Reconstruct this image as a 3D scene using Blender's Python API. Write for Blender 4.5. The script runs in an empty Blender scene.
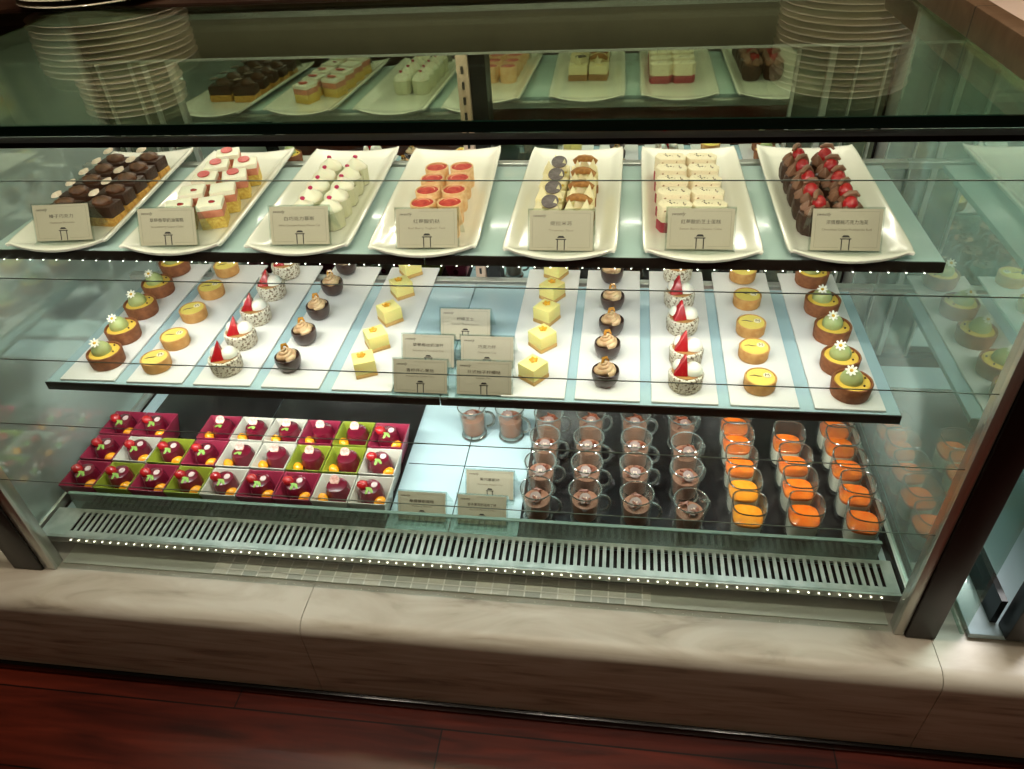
import bpy, bmesh, math, random
from mathutils import Matrix, Vector
random.seed(7)
SC = bpy.context.scene
COL = SC.collection
PI = math.pi
DZ = 0.45            # the floor lies this far under the middle shelf; everything is lifted by it at the end


def T(x=0, y=0, z=0):
    return Matrix.Translation((x, y, z))


def R(deg, ax='Z'):
    return Matrix.Rotation(math.radians(deg), 4, ax)


def S(x, y, z):
    return Matrix.Diagonal((x, y, z, 1))


def lin(c):
    out = []
    for v in c:
        v /= 255.0
        out.append(v / 12.92 if v <= .04045 else ((v + .055) / 1.055) ** 2.4)
    return (*out, 1)


# ------------------------------------------------------------------ materials
MATS = {}


def mat(name, col, rough=.5, metal=0.0, vary=None, bump=None, spec=.5, sub=0.0, coat=0.0, emis=None):
    """vary=(scale, second colour[, detail, low, high]); bump=(scale, strength)"""
    if name in MATS:
        return MATS[name]
    m = bpy.data.materials.new(name)
    m.use_nodes = True
    nt = m.node_tree
    b = nt.nodes['Principled BSDF']
    b.inputs['Base Color'].default_value = lin(col)
    b.inputs['Roughness'].default_value = rough
    b.inputs['Metallic'].default_value = metal
    b.inputs['Specular IOR Level'].default_value = spec
    b.inputs['Coat Weight'].default_value = coat
    b.inputs['Coat Roughness'].default_value = .08
    if sub:
        b.inputs['Subsurface Weight'].default_value = sub
        b.inputs['Subsurface Scale'].default_value = .004
    if emis:
        b.inputs['Emission Color'].default_value = lin(emis[0])
        b.inputs['Emission Strength'].default_value = emis[1]
    tc = nt.nodes.new('ShaderNodeTexCoord')
    if vary:
        n = nt.nodes.new('ShaderNodeTexNoise')
        n.inputs['Scale'].default_value = vary[0]
        n.inputs['Detail'].default_value = vary[2] if len(vary) > 2 else 3
        nt.links.new(tc.outputs['Object'], n.inputs['Vector'])
        cr = nt.nodes.new('ShaderNodeValToRGB')
        cr.color_ramp.elements[0].position = vary[3] if len(vary) > 3 else .35
        cr.color_ramp.elements[1].position = vary[4] if len(vary) > 4 else .65
        cr.color_ramp.elements[0].color = lin(col)
        cr.color_ramp.elements[1].color = lin(vary[1])
        nt.links.new(n.outputs['Fac'], cr.inputs['Fac'])
        nt.links.new(cr.outputs['Color'], b.inputs['Base Color'])
    if bump:
        n = nt.nodes.new('ShaderNodeTexNoise')
        n.inputs['Scale'].default_value = bump[0]
        n.inputs['Detail'].default_value = 4
        nt.links.new(tc.outputs['Object'], n.inputs['Vector'])
        bp = nt.nodes.new('ShaderNodeBump')
        bp.inputs['Strength'].default_value = bump[1]
        bp.inputs['Distance'].default_value = .002
        nt.links.new(n.outputs['Fac'], bp.inputs['Height'])
        nt.links.new(bp.outputs['Normal'], b.inputs['Normal'])
    MATS[name] = m
    return m


def glass(name, tint=(235, 245, 240), f0=.04, k=1.0, refl=(255, 255, 255), rough=0.0, fog=0.0, expo=5, veil=0.0):
    """clear pane: what passes is tinted, what is reflected grows towards grazing angles (same from both sides)"""
    m = bpy.data.materials.new(name)
    m.use_nodes = True
    nt = m.node_tree
    nt.nodes.clear()
    N = nt.nodes.new
    L = nt.links.new
    out = N('ShaderNodeOutputMaterial')
    mix = N('ShaderNodeMixShader')
    tr = N('ShaderNodeBsdfTransparent')
    gl = N('ShaderNodeBsdfGlossy')
    tr.inputs['Color'].default_value = lin(tint)
    gl.inputs['Color'].default_value = lin(refl)
    gl.inputs['Roughness'].default_value = rough
    g = N('ShaderNodeNewGeometry')
    d = N('ShaderNodeVectorMath'); d.operation = 'DOT_PRODUCT'
    L(g.outputs['Normal'], d.inputs[0]); L(g.outputs['Incoming'], d.inputs[1])
    a = N('ShaderNodeMath'); a.operation = 'ABSOLUTE'; L(d.outputs['Value'], a.inputs[0])
    s = N('ShaderNodeMath'); s.operation = 'SUBTRACT'; s.inputs[0].default_value = 1; L(a.outputs[0], s.inputs[1])
    p = N('ShaderNodeMath'); p.operation = 'POWER'; p.inputs[1].default_value = expo; L(s.outputs[0], p.inputs[0])
    q = N('ShaderNodeMath'); q.operation = 'MULTIPLY_ADD'; L(p.outputs[0], q.inputs[0])
    q.inputs[1].default_value = (1 - f0) * k
    q.inputs[2].default_value = f0 * k
    q.use_clamp = True
    L(q.outputs[0], mix.inputs['Fac']); L(tr.outputs[0], mix.inputs[1]); L(gl.outputs[0], mix.inputs[2])
    if fog or veil:                      # fog: breath / wash film; veil: white mixed in to imitate bright refracted edges
        df = N('ShaderNodeBsdfDiffuse'); df.inputs['Color'].default_value = lin((214, 230, 220))
        m2 = N('ShaderNodeMixShader')
        if fog:
            m2.inputs['Fac'].default_value = fog
            L(mix.outputs[0], m2.inputs[1]); L(df.outputs[0], m2.inputs[2]); L(m2.outputs[0], out.inputs['Surface'])
        else:
            m2.inputs['Fac'].default_value = veil
            L(gl.outputs[0], m2.inputs[1]); L(df.outputs[0], m2.inputs[2]); L(m2.outputs[0], mix.inputs[2])
            L(mix.outputs[0], out.inputs['Surface'])
    else:
        L(mix.outputs[0], out.inputs['Surface'])
    MATS[name] = m
    return m


# ------------------------------------------------------------------ mesh builder
class MB:
    def __init__(s):
        s.v = []; s.f = []; s.mi = []; s.mats = []

    def m(s, mt):
        if mt is None:
            return 0
        if mt not in s.mats:
            s.mats.append(mt)
        return s.mats.index(mt)

    def raw(s, vs, fs, M=None, mt=None):
        k = len(s.v); i = s.m(mt)
        s.v += [tuple(M @ Vector(p)) if M else tuple(p) for p in vs]
        s.f += [[k + j for j in f] for f in fs]
        s.mi += [i] * len(fs)
        return s

    def box(s, x0, x1, y0, y1, z0, z1, M=None, mt=None):
        vs = [(x, y, z) for z in (z0, z1) for y in (y0, y1) for x in (x0, x1)]
        return s.raw(vs, [(0, 2, 3, 1), (4, 5, 7, 6), (0, 1, 5, 4), (2, 6, 7, 3), (0, 4, 6, 2), (1, 3, 7, 5)], M, mt)

    def lathe(s, prof, n=24, M=None, mt=None, sq=None, flute=None, closed=False):
        vs, fs = [], []
        for r, z in prof:
            for i in range(n):
                a = 2 * PI * i / n
                c, d = math.cos(a), math.sin(a)
                q = r
                if sq:
                    q = r / (abs(c) ** sq + abs(d) ** sq) ** (1 / sq)
                if flute:
                    q *= 1 + flute[1] * math.cos(flute[0] * a)
                vs.append((q * c, q * d, z))
        np_ = len(prof)
        for j in range(np_ if closed else np_ - 1):
            for i in range(n):
                a, b = j * n + i, j * n + (i + 1) % n
                k = (j + 1) % np_
                c, d = k * n + (i + 1) % n, k * n + i
                fs.append((a, b, c, d))
        if not closed:
            if prof[0][0] > 0:
                fs.append(tuple(range(n - 1, -1, -1)))
            if prof[-1][0] > 0:
                fs.append(tuple((np_ - 1) * n + i for i in range(n)))
        return s.raw(vs, fs, M, mt)

    def ball(s, rx, ry, rz, M=None, mt=None, n=14, k=8, jit=0, low=-1.0):
        prof = []
        for j in range(k + 1):
            t = -PI / 2 + PI * j / k
            z = math.sin(t)
            if z < low - 1e-6:
                continue
            prof.append((max(math.cos(t), 0.002), z))
        vs, fs = [], []
        for r, z in prof:
            for i in range(n):
                a = 2 * PI * i / n
                q = r * (1 + random.uniform(-jit, jit))
                vs.append((rx * q * math.cos(a), ry * q * math.sin(a), rz * z * (1 + random.uniform(-jit, jit) * .5)))
        for j in range(len(prof) - 1):
            for i in range(n):
                fs.append((j * n + i, j * n + (i + 1) % n, (j + 1) * n + (i + 1) % n, (j + 1) * n + i))
        fs.append(tuple(range(n - 1, -1, -1)))
        fs.append(tuple((len(prof) - 1) * n + i for i in range(n)))
        return s.raw(vs, fs, M, mt)

    def prism(s, poly, z0, z1, M=None, mt=None):
        n = len(poly)
        vs = [(x, y, z0) for x, y in poly] + [(x, y, z1) for x, y in poly]
        fs = [tuple(range(n - 1, -1, -1)), tuple(range(n, 2 * n))]
        fs += [(i, (i + 1) % n, n + (i + 1) % n, n + i) for i in range(n)]
        return s.raw(vs, fs, M, mt)

    def tube(s, pts, rad, n=8, M=None, mt=None, ring=False):
        pts = [Vector(p) for p in pts]
        m = len(pts)
        vs, fs = [], []
        up = Vector((.13, .21, .97))
        for i, p in enumerate(pts):
            if ring:
                t = pts[(i + 1) % m] - pts[i - 1]
            else:
                t = pts[min(i + 1, m - 1)] - pts[max(i - 1, 0)]
            t.normalize()
            a = t.cross(up)
            if a.length < 1e-4:
                a = t.cross(Vector((1, 0, 0)))
            a.normalize()
            b = a.cross(t)
            r = rad[i] if isinstance(rad, (list, tuple)) else rad
            for j in range(n):
                w = 2 * PI * j / n
                vs.append(tuple(p + a * (r * math.cos(w)) + b * (r * math.sin(w))))
        for i in range(m if ring else m - 1):
            k = (i + 1) % m
            for j in range(n):
                fs.append((i * n + j, i * n + (j + 1) % n, k * n + (j + 1) % n, k * n + j))
        if not ring:
            fs.append(tuple(range(n - 1, -1, -1)))
            fs.append(tuple((m - 1) * n + j for j in range(n)))
        return s.raw(vs, fs, M, mt)

    def obj(s, name, mt=None, parent=None, sharp=38, bevel=0, seg=2):
        me = bpy.data.meshes.new(name)
        me.from_pydata(s.v, [], s.f)
        for m in (s.mats or [mt]):
            if m:
                me.materials.append(m)
        if s.mats:
            me.polygons.foreach_set('material_index', s.mi)
        bm = bmesh.new(); bm.from_mesh(me)
        bmesh.ops.recalc_face_normals(bm, faces=bm.faces)
        if bevel:
            ed = [e for e in bm.edges if len(e.link_faces) == 2 and e.calc_face_angle(0) > math.radians(40)]
            bmesh.ops.bevel(bm, geom=ed, offset=bevel, segments=seg, affect='EDGES', profile=.5)
        bm.to_mesh(me); bm.free()
        me.polygons.foreach_set('use_smooth', [True] * len(me.polygons))
        me.set_sharp_from_angle(angle=math.radians(sharp))
        o = bpy.data.objects.new(name, me)
        COL.objects.link(o)
        if parent:
            o.parent = parent
        return o


def tag(o, label=None, cat=None, group=None, kind=None):
    for k, v in (('label', label), ('category', cat), ('group', group), ('kind', kind)):
        if v:
            o[k] = v
    return o


def empty(name, loc=(0, 0, 0), rz=0):
    o = bpy.data.objects.new(name, None)
    o.empty_display_size = .02
    COL.objects.link(o)
    o.location = loc
    o.rotation_euler = (0, 0, math.radians(rz))
    return o


def dup(root, parent=None):
    c = root.copy()
    COL.objects.link(c)
    if parent:
        c.parent = parent
        c.matrix_parent_inverse = root.matrix_parent_inverse
    for ch in list(root.children):
        dup(ch, c)
    return c


class Kind:
    """first use moves the original, later uses copy it with its parts"""
    def __init__(s, make):
        s.make = make; s.o = None

    def put(s, x, y, z, rz, label, cat, group):
        if s.o is None:
            s.o = s.make(); o = s.o
        else:
            o = dup(s.o)
        o.location = (x, y, z)
        o.rotation_euler = (0, 0, math.radians(rz))
        return tag(o, label, cat, group)


ORD = ['', 'first', 'second', 'third', 'fourth', 'fifth', 'sixth', 'seventh', 'eighth', 'ninth', 'tenth', 'eleventh', 'twelfth',
       'thirteenth', 'fourteenth', 'fifteenth', 'sixteenth', 'seventeenth', 'eighteenth']

# ------------------------------------------------------------------ palette
porcelain = mat('porcelain', (226, 221, 210), .18, coat=.5)
slab_white = mat('slab_porcelain', (222, 220, 214), .35)
shelf_top_m = mat('frosted_shelf', (172, 192, 190), .22, coat=.3)
shelf_mid_m = mat('frosted_shelf_blue', (166, 192, 196), .22, coat=.3)
deck_m = mat('pale_deck', (180, 204, 210), .25, coat=.3)
edge_m = mat('dark_bronze_edge', (44, 38, 32), .35, .6)
black_m = mat('black_metal', (14, 13, 12), .35, .3)
alu = mat('aluminium', (196, 198, 190), .3, .75, bump=(300, .05))
steel = mat('brushed_steel', (204, 206, 200), .28, .5, vary=(40, (170, 176, 168)))
tray_m = mat('black_tray', (70, 68, 68), .2, .8, vary=(14, (50, 49, 50)), bump=(120, .25))
void_m = mat('dark_void', (8, 9, 9), .8)
mirror_m = mat('door_mirror', (228, 234, 226), .012, 1.0)
header_m = mat('olive_header', (58, 52, 40), .35, .3)
led_m = mat('led_diode', (255, 250, 230), .4, emis=((255, 240, 205), 35))
ledw_m = mat('led_diode_white', (255, 255, 250), .4, emis=((245, 250, 240), 35))
wire_m = mat('heating_wire', (120, 128, 120), .35, .8)
g_front = glass('front_glass', (246, 249, 247), .04, .5)
g_sides = {-1: glass('side_glass_left', (205, 220, 210), .42, 1.0, rough=.05, refl=(226, 242, 234), fog=.32), 1: glass('side_glass_right', (205, 222, 214), .44, 1.0, refl=(230, 244, 238), rough=.008, fog=.22)}
g_top = glass('top_glass', (222, 232, 216), .06, 1.1)
g_edge = mat('green_glass_edge', (12, 40, 30), .15, coat=.6)
g_ret = glass('retainer_glass', (214, 226, 218), .06, 1.0, fog=.2)
g_cup = glass('cup_glass', (251, 251, 249), .05, .62, expo=2.8, veil=.22)
rim_m = glass('glass_rim', (150, 150, 142), .22, 1.2, expo=2, veil=.25)
acryl = glass('acrylic', (242, 246, 244), .06, 1.0)
card_m = mat('card_paper', (162, 154, 133), .6)
ink = mat('dark_ink', (52, 42, 32), .6)
ink2 = mat('faded_ink', (112, 101, 80), .6)

# ================================================================== ROOM
WALL_B, WALL_F, WALL_X = 2.4, -2.6, 2.6
FZ, CZ = -.45, 2.15


def wood(name, c1, c2, c3, plank=.125, rough=.3, length=.9):
    m = bpy.data.materials.new(name); m.use_nodes = True
    nt = m.node_tree; N = nt.nodes.new; L = nt.links.new
    b = nt.nodes['Principled BSDF']
    tc = N('ShaderNodeTexCoord')
    br = N('ShaderNodeTexBrick')
    br.offset = .37
    br.inputs['Color1'].default_value = lin(c1); br.inputs['Color2'].default_value = lin(c2)
    br.inputs['Mortar'].default_value = lin((8, 4, 3))
    br.inputs['Scale'].default_value = 1
    br.inputs['Mortar Size'].default_value = .0014
    br.inputs['Mortar Smooth'].default_value = .3
    br.inputs['Brick Width'].default_value = length
    br.inputs['Row Height'].default_value = plank
    L(tc.outputs['Object'], br.inputs['Vector'])
    mp = N('ShaderNodeMapping'); mp.inputs['Scale'].default_value = (3.5, 34, 20)
    L(tc.outputs['Object'], mp.inputs['Vector'])
    no = N('ShaderNodeTexNoise'); no.inputs['Scale'].default_value = 1.3; no.inputs['Detail'].default_value = 6
    no.inputs['Distortion'].default_value = .8
    L(mp.outputs[0], no.inputs['Vector'])
    mx = N('ShaderNodeMix'); mx.data_type = 'RGBA'; mx.blend_type = 'MULTIPLY'
    cr = N('ShaderNodeValToRGB')
    cr.color_ramp.elements[0].position = .3; cr.color_ramp.elements[1].position = .7
    cr.color_ramp.elements[0].color = lin(c3); cr.color_ramp.elements[1].color = (1, 1, 1, 1)
    L(no.outputs['Fac'], cr.inputs['Fac'])
    mx.inputs['Factor'].default_value = .85
    L(br.outputs['Color'], mx.inputs['A']); L(cr.outputs['Color'], mx.inputs['B'])
    L(mx.outputs['Result'], b.inputs['Base Color'])
    b.inputs['Roughness'].default_value = rough
    bp = N('ShaderNodeBump'); bp.inputs['Strength'].default_value = .15; bp.inputs['Distance'].default_value = .002
    L(no.outputs['Fac'], bp.inputs['Height']); L(bp.outputs['Normal'], b.inputs['Normal'])
    return m


floor_m = wood('merbau_planks', (112, 40, 22), (84, 27, 15), (95, 70, 60), .12, .28)
ledge_wood = wood('brown_wood', (118, 94, 70), (118, 94, 70), (200, 185, 172), 50.0, .35, 90.0)
dark_wood = wood('dark_maroon_wood', (64, 42, 30), (64, 42, 30), (150, 130, 120), 50.0, .3, 90.0)

tag(MB().box(-WALL_X, WALL_X, WALL_F, WALL_B, FZ - .04, FZ).obj('floor', floor_m), kind='structure')
tag(MB().box(-WALL_X, WALL_X, WALL_F, WALL_B, CZ, CZ + .05).obj('ceiling', mat('ceiling_paint', (150, 138, 115), .8)), kind='structure')
wallm = mat('olive_brown_wall', (112, 98, 72), .5, vary=(2.2, (84, 70, 48)))
tag(MB().box(-WALL_X, WALL_X, WALL_B, WALL_B + .05, FZ, CZ).obj('wall_back', wallm), kind='structure')
tag(MB().box(-WALL_X, WALL_X, WALL_F - .05, WALL_F, FZ, CZ).obj('wall_front', wallm), kind='structure')
tag(MB().box(-WALL_X - .05, -WALL_X, WALL_F, WALL_B, FZ, CZ).obj('wall_left', wallm), kind='structure')
tag(MB().box(WALL_X, WALL_X + .05, WALL_F, WALL_B, FZ, CZ).obj('wall_right', wallm), kind='structure')


def marble():
    m = bpy.data.materials.new('cream_marble'); m.use_nodes = True
    nt = m.node_tree; N = nt.nodes.new; L = nt.links.new
    b = nt.nodes['Principled BSDF']
    tc = N('ShaderNodeTexCoord'); mp = N('ShaderNodeMapping')
    mp.inputs['Scale'].default_value = (2.2, 7, 22)
    L(tc.outputs['Object'], mp.inputs['Vector'])
    n = N('ShaderNodeTexNoise'); n.inputs['Scale'].default_value = 2.4; n.inputs['Detail'].default_value = 8
    n.inputs['Distortion'].default_value = 1.2
    L(mp.outputs[0], n.inputs['Vector'])
    cr = N('ShaderNodeValToRGB')
    e = cr.color_ramp.elements
    e[0].position = .27; e[0].color = lin((134, 124, 110))
    e[1].position = .6; e[1].color = lin((198, 192, 178))
    x = e.new(.42); x.color = lin((180, 171, 154))
    L(n.outputs['Fac'], cr.inputs['Fac'])
    L(cr.outputs['Color'], b.inputs['Base Color'])
    b.inputs['Roughness'].default_value = .4
    return m


marble_m = marble()

# marble plinth with a rounded front edge (swept along x), black foot strip
MX = 1.5
prof = [(-.139, -.262)]
R0 = .022
for k in range(9):
    a = PI / 2 * k / 8
    prof.append((-.19 - R0 * math.sin(a) + .004, -.262 - R0 + R0 * math.cos(a)))
prof += [(-.208, -.43), (-.06, -.43), (-.06, -.262)]
plinth = empty('marble_plinth', (0, -.1, -.43))
tag(plinth, 'cream marble plinth with rounded edge running along the bottom of the glass case', 'plinth')
mb = MB()
for x0, x1 in ((-MX, -.195), (-.194, .665), (.666, MX)):
    n = len(prof)
    mb.raw([(x, y, z) for x in (x0, x1) for y, z in prof],
           [tuple(range(n)), tuple(range(2 * n - 1, n - 1, -1))] + [(i, n + i, n + (i + 1) % n, (i + 1) % n) for i in range(n)],
           T(0, .1, .43))
mb.obj('marble_slab', marble_m, plinth, sharp=50)
MB().box(-MX, MX, -.214, -.07, -.447, -.431, T(0, .1, .43)).obj('black_foot_strip', mat('glossy_black', (12, 11, 10), .18, .2), plinth, bevel=.002)

# ================================================================== DISPLAY CASE
case = empty('display_case', (0, 0, -.262))
tag(case, 'refrigerated glass pastry display case with black corner posts on a marble plinth', 'display case')
CM = T(0, 0, .262)          # children are modelled in world coordinates
GXS = {-1: .668, 1: .645}    # side glass planes
YF = -.1355                 # front glass plane
ZT = .412                   # underside of the top glass
YM = .455                   # mirror doors


def part(mbx, name, mt=None, parent=case, **k):
    for i, p in enumerate(mbx.v):
        mbx.v[i] = (p[0], p[1], p[2] + .262)
    return mbx.obj(name, mt, parent, **k)


part(MB().box(-.612, .617, YF - .004, YF + .004, -.2615, .4055), 'front_glass', g_front)
part(MB().box(-.63, .63, YF - .005, YF + .005, .4057, .4107), 'front_glass_seal', black_m)
for z in (.373, .2615, .1495, .044, -.064):
    part(MB().box(-.612, .617, YF - .0052, YF - .0044, z - .0005, z + .0005), 'heating_wire', wire_m)
for s in (-1, 1):
    GX = GXS[s]
    part(MB().box(s * GX - .004, s * GX + .004, -.118, .42, -.232, .41), 'side_glass', g_sides[s])
    x0, x1 = ((-.685, -.6335), (.632, .670))[s > 0]
    part(MB().box(x0, x1, -.147, -.121, -.2615, ZT), 'corner_post', black_m, bevel=.002)
    x0, x1 = ((-.633, -.6135), (.6185, .6315))[s > 0]
    part(MB().box(x0, x1, -.144, -.124, -.2615, ZT), 'post_trim', alu, bevel=.0015)
    part(MB().box(s * (GX + .008) - .012, s * (GX + .008) + .012, .421, .47, -.25, ZT), 'back_post', alu, bevel=.002)
    part(MB().box(s * (GX - .0045) - .0045, s * (GX - .0045) + .0045, -.118, .42, -.262, -.224), 'bottom_rail', alu, bevel=.002)
    part(MB().box(s * (GX - .0125) - .0025, s * (GX - .0125) + .0025, -.1055, .42, -.2390, -.2215 if s > 0 else -.2385), 'bottom_gasket', black_m)
tg = part(MB().box(-.74, .584, -.1245, .40, ZT + .0005, ZT + .0095), 'top_glass', g_top)
part(MB().box(-.74, .70, -.1275, -.1247, ZT + .0002, ZT + .0098), 'top_glass_edge', g_edge)
part(MB().box(.5845, .70, -.1245, .40, ZT + .0005, ZT + .0095), 'top_glass_end', g_top)
# LED bar under the top glass
part(MB().box(-.61, .61, -.1303, -.1240, .4055, .4105), 'lamp_bar', black_m)
part(MB().box(-.62, .62, .405, .418, .4, .408), 'lamp_bar', alu)
# mirror sliding doors
YL = .437
part(MB().box(-.505, -.028, YL, YL + .006, -.235, .333), 'mirror_door', mirror_m)
part(MB().box(.018, .493, YM + .009, YM + .015, -.235, .331), 'mirror_door', mirror_m)
up = part(MB().box(-.0275, -.0085, YL - .004, YM, -.235, .333), 'slotted_upright', mat('warm_metal', (196, 168, 148), .35, .7), bevel=.001)
sl = MB()
for k in range(22):
    sl.box(-.0202, -.0158, YL - .0046, YL - .0039, -.2 + k * .024, -.188 + k * .024)
part(sl, 'slot_pattern', void_m)
up2 = part(MB().box(-.0084, .0178, YL + .004, YM + .012, -.235, .333), 'door_frame', black_m)
part(MB().box(-.66, .66, YL, YM + .016, .3335, ZT), 'header_panel', header_m)
part(MB().box(-.66, .66, YL - .004, YL - .0002, .3325, .3355), 'header_trim', alu)
part(MB().box(-.648, .648, .315, .33, -.012, -.002), 'back_rail', alu, bevel=.001)
part(MB().box(-.648, .648, .315, .33, .195, .205), 'back_rail', alu, bevel=.001)

# deck
part(MB().box(-.6585, .6355, -.046, .43, -.252, -.2395), 'deck', deck_m)
sm = MB()
for y in (.107, .27):
    sm.box(-.105, .105, y - .0008, y + .0008, -.2396, -.2391)
sm.box(-.0085, -.007, -.04, .45, -.2396, -.2391)
part(sm, 'deck_seam', void_m)
part(MB().box(-.62, .61, -.051, -.046, -.2385, -.1895), 'retainer_glass', g_ret)
part(MB().box(-.62, .61, -.0512, -.0458, -.1895, -.188), 'retainer_edge', mat('retainer_green', (112, 132, 120), .25, coat=.5))
gr = MB()
n = 118
gx0, gx1 = -.605, .615
pw = (gx1 - gx0) / n
for k in range(n + 1):
    x = gx0 + pw * k
    gr.box(x - .0026, x + .0026, -.0965, -.0585, -.2240, -.2225)
gr.box(-.65, .628, -.0585, -.0515, -.2265, -.2225)
gr.box(-.65, .628, -.106, -.0965, -.2265, -.2225)
gr.box(-.65, gx0 - .0026, -.0965, -.0585, -.2265, -.2225)
gr.box(gx1 + .0026, .628, -.0965, -.0585, -.2265, -.2225)
part(gr, 'air_grille', steel)
part(MB().box(-.645, .628, -.1055, -.052, -.2400, -.2385), 'grille_shade_sheet', void_m)  # near-black sheet stands in for the shade beneath the slots
part(MB().box(-.645, .635, -.111, -.1065, -.2345, -.2215), 'front_lip', steel, bevel=.001)
pan = mat('pan_metal', (212, 216, 198), .28, .3)


def reflected_grid():
    m = bpy.data.materials.new('pale_reflected_grid'); m.use_nodes = True
    nt = m.node_tree; N = nt.nodes.new; L = nt.links.new
    b = nt.nodes['Principled BSDF']
    tc = N('ShaderNodeTexCoord'); br = N('ShaderNodeTexBrick')
    br.offset = 0
    for k, c in (('Color1', (232, 230, 212)), ('Color2', (186, 192, 180)), ('Mortar', (250, 250, 240))):
        br.inputs[k].default_value = lin(c)
    br.inputs['Scale'].default_value = 1; br.inputs['Mortar Size'].default_value = .0012
    br.inputs['Brick Width'].default_value = .024; br.inputs['Row Height'].default_value = .012
    L(tc.outputs['Object'], br.inputs['Vector']); L(br.outputs['Color'], b.inputs['Base Color'])
    b.inputs['Roughness'].default_value = .3
    return m


part(MB().box(-.61, .615, -.1302, -.06, -.2612, -.2595), 'drip_pan', pan)
part(MB().box(-.36, .30, -.1301, -.061, -.2594, -.2585), 'reflected_grid_strip', reflected_grid())  # tile grid coloured onto a strip to imitate a reflection in the pan
endm = mat('end_panel_metal', (120, 128, 112), .12, .75, vary=(3, (150, 160, 146)))
part(MB().box(-.66, -.5055, YL + .002, YL + .006, -.235, .333), 'end_panel', endm)
part(MB().box(.4935, .636, YM + .011, YM + .015, -.235, .333), 'end_panel', endm)
for x, w in ((-.51, .004), (-.5555, .0035), (-.581, .0012), (-.640, .0015)):
    part(MB().box(x - w, x + w, YL - .006, YL + .0015, -.235, .3332), 'door_stile', alu)
for x, w in ((.4955, .0022), (.545, .0045), (.583, .0013), (.6255, .0013)):
    part(MB().box(x - w, x + w, YM + .003, YM + .0105, -.235, .3332), 'door_stile', alu)
part(MB().box(-.66, .66, .472, .48, -.25, .33), 'back_panel', black_m)

# shelves --------------------------------------------------------
def led_row(parent, y, z, x0, x1, n, mt, M, w=.0022):
    b = MB()
    for k in range(n):
        x = x0 + (x1 - x0) * (k + .5) / n
        b.box(x - w, x + w, y - w * .8, y + w * .8, z - w * .6, z)
    for i, p in enumerate(b.v):
        b.v[i] = tuple(M @ Vector(p))
    return b.obj('led_light_strip', mt, parent)


def shelf(x0, x1, y0, y1, z, mt, label, grp):
    o = empty('glass_shelf', (.5 * (x0 + x1), y0, z - .008))
    M = T(-.5 * (x0 + x1), -y0, .008 - z)
    MB().box(x0, x1, y0, y1, z - .008, z, M).obj('shelf_panel', mt, o, bevel=.0008)
    MB().box(x0, x1, y0 - .003, y0 - .0002, z - .013, z + .0006, M).obj('front_edge_strip', edge_m, o, bevel=.0006)
    led_row(o, y0 + .012 if z < .1 else y0 - .0036, z - (.0085 if z < .1 else .0126), x0 + .01, x1 - .01, 30, ledw_m if z < .1 else mat('led_dim', (255, 252, 235), .4, emis=((250, 250, 235), 7)), M, .0022 if z < .1 else .0007)
    return tag(o, label, 'shelf', grp)


shelf(-.6, -.0008, .0235, .30, .207, shelf_top_m, 'left half of the upper frosted glass shelf, under four white platters', 'frosted glass shelves')
shelf(.0008, .6, .0235, .30, .207, shelf_top_m, 'right half of the upper frosted glass shelf, under three white platters', 'frosted glass shelves')
shelf(-.6, -.0008, .0, .30, 0, shelf_mid_m, 'left half of the middle frosted glass shelf, under five white slabs', 'frosted glass shelves')
shelf(.0008, .6, .0, .30, 0, shelf_mid_m, 'right half of the middle frosted glass shelf, under five white slabs', 'frosted glass shelves')
led_row(case, -.127, .4053, -.6, .6, 60, led_m, T(0, 0, .262))

led_row(case, -.1118, -.2265, -.60, .61, 90, mat('led_soft', (255, 252, 235), .4, emis=((255, 246, 220), 6)), T(0, 0, .262), .0009)


# trays in the bottom
def tray(x0, x1, y0, y1, label):
    b = MB()
    b.box(x0, x1, y0, y1, -.2388, -.2352)
    o = b.obj('metal_tray', tray_m, bevel=.001)
    return tag(o, label, 'tray', 'black trays on the bottom deck')


tray(-.625, -.39, -.042, .36, 'black metal tray under the outer half of the coloured dessert boxes')
tray(-.388, -.108, -.042, .36, 'black metal tray under the inner half of the coloured dessert boxes')
tray(.1, .62, -.042, .36, 'long black metal tray under the chocolate mugs and orange jelly glasses')

# wooden ledges on the case -------------------------------------------------
o = MB().box(-1.2, .66, .4025, .86, .4135, .4245).obj('back_counter', dark_wood, bevel=.002)
tag(o, 'dark wooden back counter behind the top glass carrying the plate stacks', 'counter')
side = empty('side_counter', (.7, .1, ZT + .0105))
tag(side, 'brown wooden side counter with pale stone top beside the top glass', 'counter')
SM = T(-.7, -.1, -ZT - .0105)
MB().box(.581, .603, -.16, .395, ZT + .0105, .453, SM).obj('wood_edge', ledge_wood, side, bevel=.002)
MB().box(.604, .95, -.16, .395, ZT + .0105, .449, SM).obj('stone_top', mat('pink_stone', (206, 184, 168), .35, vary=(9, (190, 166, 150))), side, bevel=.002)

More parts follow.
